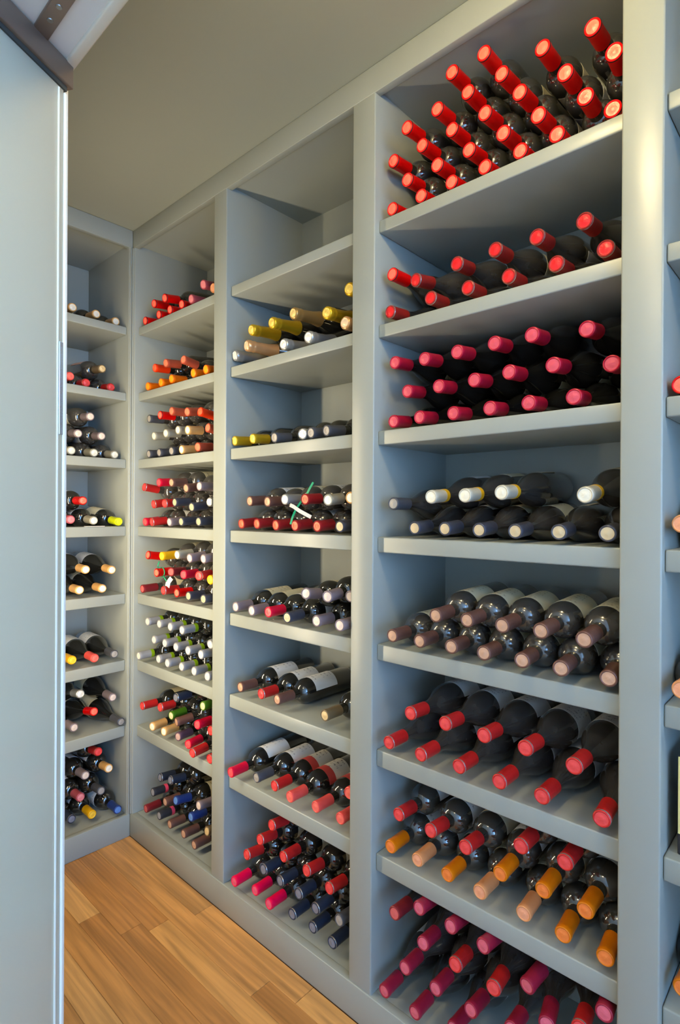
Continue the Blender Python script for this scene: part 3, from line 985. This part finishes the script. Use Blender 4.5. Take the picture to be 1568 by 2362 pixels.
(0,'ivory',0.045,-0.0468,1.4487,-0.0535,1.468),
(1,'mauve',0.0506,-0.1808,1.5155,-0.1803,1.5358),
(1,'mauve',0.047,-0.0966,1.5145,-0.0954,1.5343),
(2,'mauve',0.0397,-0.1418,1.581,-0.1401,1.5973),
]),
(0,4,'bd','black',[
(0,'blush',0.008,-0.2223,1.2042,-0.2233,1.2142),
(0,'ivory',0.008,-0.141,1.2001,-0.1402,1.2142),
(0,'lime',0.008,-0.047,1.1949,-0.0535,1.2142),
(1,'red',0.004,-0.182,1.2716,-0.1817,1.2747),
]),
(0,5,'bg','black',[
(0,'tan',-0.005,-0.1955,0.954,-0.1963,0.9602),
(0,'tan',-0.005,-0.1139,0.9516,-0.1153,0.9602),
(1,'tan',-0.0034,-0.1738,1.025,-0.1729,1.0352),
(1,'tan',-0.0042,-0.079,1.017,-0.0775,1.029),
]),
(0,6,'bg','black',[
(0,'yellow',0.0068,-0.215,0.7075,-0.2198,0.7078),
(0,'coral',-0.005,-0.1408,0.7024,-0.1414,0.7078),
(0,'charcoal',-0.005,-0.0681,0.704,-0.0628,0.7078),
]),
(0,7,'bg','black',[
(0,'mauve',0.0301,-0.1978,0.4583,-0.2126,0.4586),
(0,'red',0.045,-0.1202,0.4919,-0.1343,0.4586),
(0,'charcoal',-0.005,-0.0409,0.445,-0.056,0.4586),
(1,'silver',0.033,-0.1757,0.5732,-0.1757,0.5452),
(1,'mauve',0.0352,-0.0543,0.5305,-0.056,0.5371),
]),
(0,8,'bd','black',[
(0,'navy',0.045,-0.1993,0.1252,-0.2065,0.1229),
(0,'yellow',0.0257,-0.1339,0.1226,-0.1329,0.1229),
(0,'blue',-0.005,-0.0517,0.1193,-0.0535,0.1229),
(1,'blush',0.0223,-0.1773,0.2035,-0.1757,0.1896),
(1,'charcoal',0.0198,-0.1038,0.2007,-0.1022,0.1897),
(2,'mauve',0.0308,-0.1569,0.2724,-0.1565,0.2606),
(2,'tan',0.0199,-0.0751,0.2741,-0.0717,0.2564),
(3,'scarlet',0.0302,-0.1105,0.3445,-0.1113,0.3185),
]),
(4,3,'bd','black',[
(0,'red',0.02,0.2073,1.4487,0.1918,1.468),
]),
(4,4,'bd','black',[
(0,'peach',0.008,0.2032,1.2214,0.1918,1.2142),
]),
(4,5,'bd','dusty',[
(0,'peach',-0.0091,0.1984,0.9574,0.1918,0.9577),
]),
(4,7,'bd','black',[
(0,'orange',0.02,0.2003,0.4628,0.1918,0.4561),
]),
]

def bottle(shape, glass_key, foil, inset, ch, cz, bh, bz, back_wall, paper, roll):
    S = SHAPES[shape]
    if back_wall:
        p = Vector((ch, YB + inset, cz)); q = Vector((bh, YB + inset + 0.2, bz))
    else:
        p = Vector((inset, ch, cz)); q = Vector((inset + 0.2, bh, bz))
    ax = (q - p).normalized()
    side = Vector((0, 0, 1)).cross(ax).normalized()
    upv = ax.cross(side)
    rot = Matrix((ax, side, upv)).transposed() @ Matrix.Rotation(roll, 3, 'X')
    name = 'sparkling_wine_bottle' if shape == 'ch' else 'wine_bottle'
    root = empty(name)
    Mx = rot.to_4x4(); Mx.translation = p
    root.matrix_world = Mx
    a, b, ring, band = cap_mats(foil)
    mesh_obj('bottle_glass', S['glass'], GLASS[glass_key], root)
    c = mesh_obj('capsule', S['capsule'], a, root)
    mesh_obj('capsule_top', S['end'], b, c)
    if ring is not None and shape != 'ch':
        mesh_obj('capsule_ring', S['ring'], ring, c)
    if band is not None and shape != 'ch':
        mesh_obj('capsule_band', S['band'], band, c)
    if paper:
        mesh_obj('paper_label', S['label'], PAPER[paper], root)
    return root

brnd = random.Random(23)
for col, comp, shape, glass_key, items in BOTTLES:
    nrows = max(i[0] for i in items) + 1
    rows = [[i for i in items if i[0] == r] for r in range(nrows)]
    for r, row in enumerate(rows):
        row.sort(key=lambda i: i[3] if col == 0 else -i[3])
        for k, (_, foil, inset, ch, cz, bh, bz) in enumerate(row):
            pp, (m0, dv) = SHOW.get((col, comp), ('cream', (180, 60)))
            pp = brnd.choice([pp, pp, 'cream', 'white', 'ecru']) if (col, comp) not in ((3, 5), (2, 6), (3, 6)) else pp
            if (col, comp) == (2, 7) and k in (2, 3, 4): pp = 'redprint'
            if (col, comp) == (2, 6) and k == 3: m0 = 140
            if (col, comp) == (0, 2) and r == 1: pp = 'blush'
            roll = math.radians(m0 + brnd.uniform(-dv, dv))
            o = bottle(shape, glass_key, foil, inset, ch, cz, bh, bz, col == 0, pp, roll)
            words = CAPS[foil][0] + '-capped ' + ('sparkling wine bottle' if shape == 'ch' else 'wine bottle')
            if len(row) > 1:
                pos = 'leftmost' if k == 0 else ('rightmost' if k == len(row) - 1 else ORD[k] + ' from left')
            else:
                pos = 'only one'
            if nrows == 1: rw = ''
            elif r == 0: rw = 'bottom row, '
            elif r == nrows - 1: rw = 'top row, '
            elif nrows == 3: rw = 'middle row, '
            else: rw = ORD[r] + ' row up, '
            if col == 4 or (len(row) == 1 and nrows == 1):
                lab = '%s, alone in view in %s compartment, %s' % (words, COMP[comp - 1], COLUMN[col])
            else:
                lab = '%s, %s, %s%s compartment, %s' % (words, pos, rw, COMP[comp - 1], COLUMN[col])
            tag(o, lab, 'bottle', 'bottles in the %s compartment of the %s' % (COMP[comp - 1], COLUMN[col]))

# ---------------------------------------------------------------- neck tags, card and carton
def sheet(name, pts, w, th, m, parent):
    """a curling strip of paper or ribbon along pts, w wide, th thick"""
    P = [Vector(p) for p in pts]
    vs, fs = [], []
    for i, p in enumerate(P):
        d = (P[min(i + 1, len(P) - 1)] - P[max(i - 1, 0)]).normalized()
        n = Vector((-1, -0.25, 0.1)).normalized()
        a = n.cross(d).normalized() * w / 2
        for q in (p + a, p - a, p - a + n * th, p + a + n * th):
            vs.append(q)
    for i in range(len(P) - 1):
        for k in range(4):
            k2 = (k + 1) % 4
            fs.append((i * 4 + k, i * 4 + k2, i * 4 + 4 + k2, i * 4 + 4 + k))
    fs.append((3, 2, 1, 0)); e = (len(P) - 1) * 4
    fs.append((e, e + 1, e + 2, e + 3))
    me = bpy.data.meshes.new(name)
    me.from_pydata(vs, [], fs)
    o = mesh_obj(name, me, m, parent)
    o.matrix_parent_inverse = Matrix.Translation(parent.location).inverted()
    return o
ribbon = mat('green_ribbon', (16, 150, 104), rough=0.45)
paper = mat('white_tag_paper', (208, 204, 196), rough=0.6)
tg = empty('neck_tag', (0.03, 1.097, 1.27))
tag(tg, 'green ribbon with a white paper tag on a rust-red-capped bottle, middle column', 'tag')
sheet('ribbon', [(0.040, 1.081, 1.3169), (0.036, 1.089, 1.302), (0.034, 1.099, 1.2855), (0.026, 1.1095, 1.268), (0.008, 1.1143, 1.2444), (-0.006, 1.1122, 1.2235), (-0.012, 1.1143, 1.2027)], 0.0062, 0.0006, ribbon, tg)
sheet('paper_tag', [(0.006, 1.1365, 1.2551), (0.003, 1.118, 1.2500), (0.006, 1.0977, 1.2385), (0.014, 1.0622, 1.2224)], 0.010, 0.0005, paper, tg)
tg = empty('neck_tag', (-0.006, 1.79, 1.02))
tag(tg, 'green string with white paper tags round a bright-red-capped bottle, corner column', 'tag')
def put(name, me, m):
    o = mesh_obj(name, me, m, tg)
    o.matrix_parent_inverse = Matrix.Translation(tg.location).inverted()
put('string', tube_mesh('string', [(0.0, 1.8169, 1.0565), (-0.004, 1.8185, 1.044), (-0.004, 1.8194, 1.0345), (0.0, 1.806, 1.0345)], 0.0022), ribbon)
ring = [(0.006, 1.8075 + 0.0162 * math.cos(a * math.pi / 8), 1.0188 + 0.0162 * math.sin(a * math.pi / 8)) for a in range(17)]
put('neck_loop', tube_mesh('neck_loop', ring, 0.0018), ribbon)
put('string', tube_mesh('string', [(0.004, 1.7955, 1.0065), (-0.002, 1.780, 1.0035), (-0.004, 1.7591, 0.9912)], 0.0022), ribbon)
sheet('paper_tag', [(-0.006, 1.7240, 1.0060), (-0.012, 1.7320, 0.9930), (-0.010, 1.7420, 0.9740)], 0.018, 0.0005, paper, tg)
cdm = box('card', -0.168, -0.098, YB + SET - 0.004, YB + SET + 0.012, 1.1776, 1.1800, paper, None, 0.0004)
tag(cdm, 'white card under an ivory-capped bottle, fourth compartment, back-wall column', 'card')
ct = empty('wine_carton', (0.05, 0.168, 0.6685))
tag(ct, 'cream carton standing in the sixth compartment of the cropped right column', 'carton')
carton = mat('cream_carton', (222, 206, 132), rough=0.6, vary=(20, 0.05))
box('carton_body', -0.01, 0.085, -0.045, 0.045, 0.0003, 0.165, mat('black_carton', (34, 30, 32), rough=0.5), ct, 0.0015)
box('front_label', -0.0112, -0.0101, -0.043, 0.044, 0.036, 0.164, carton, ct)
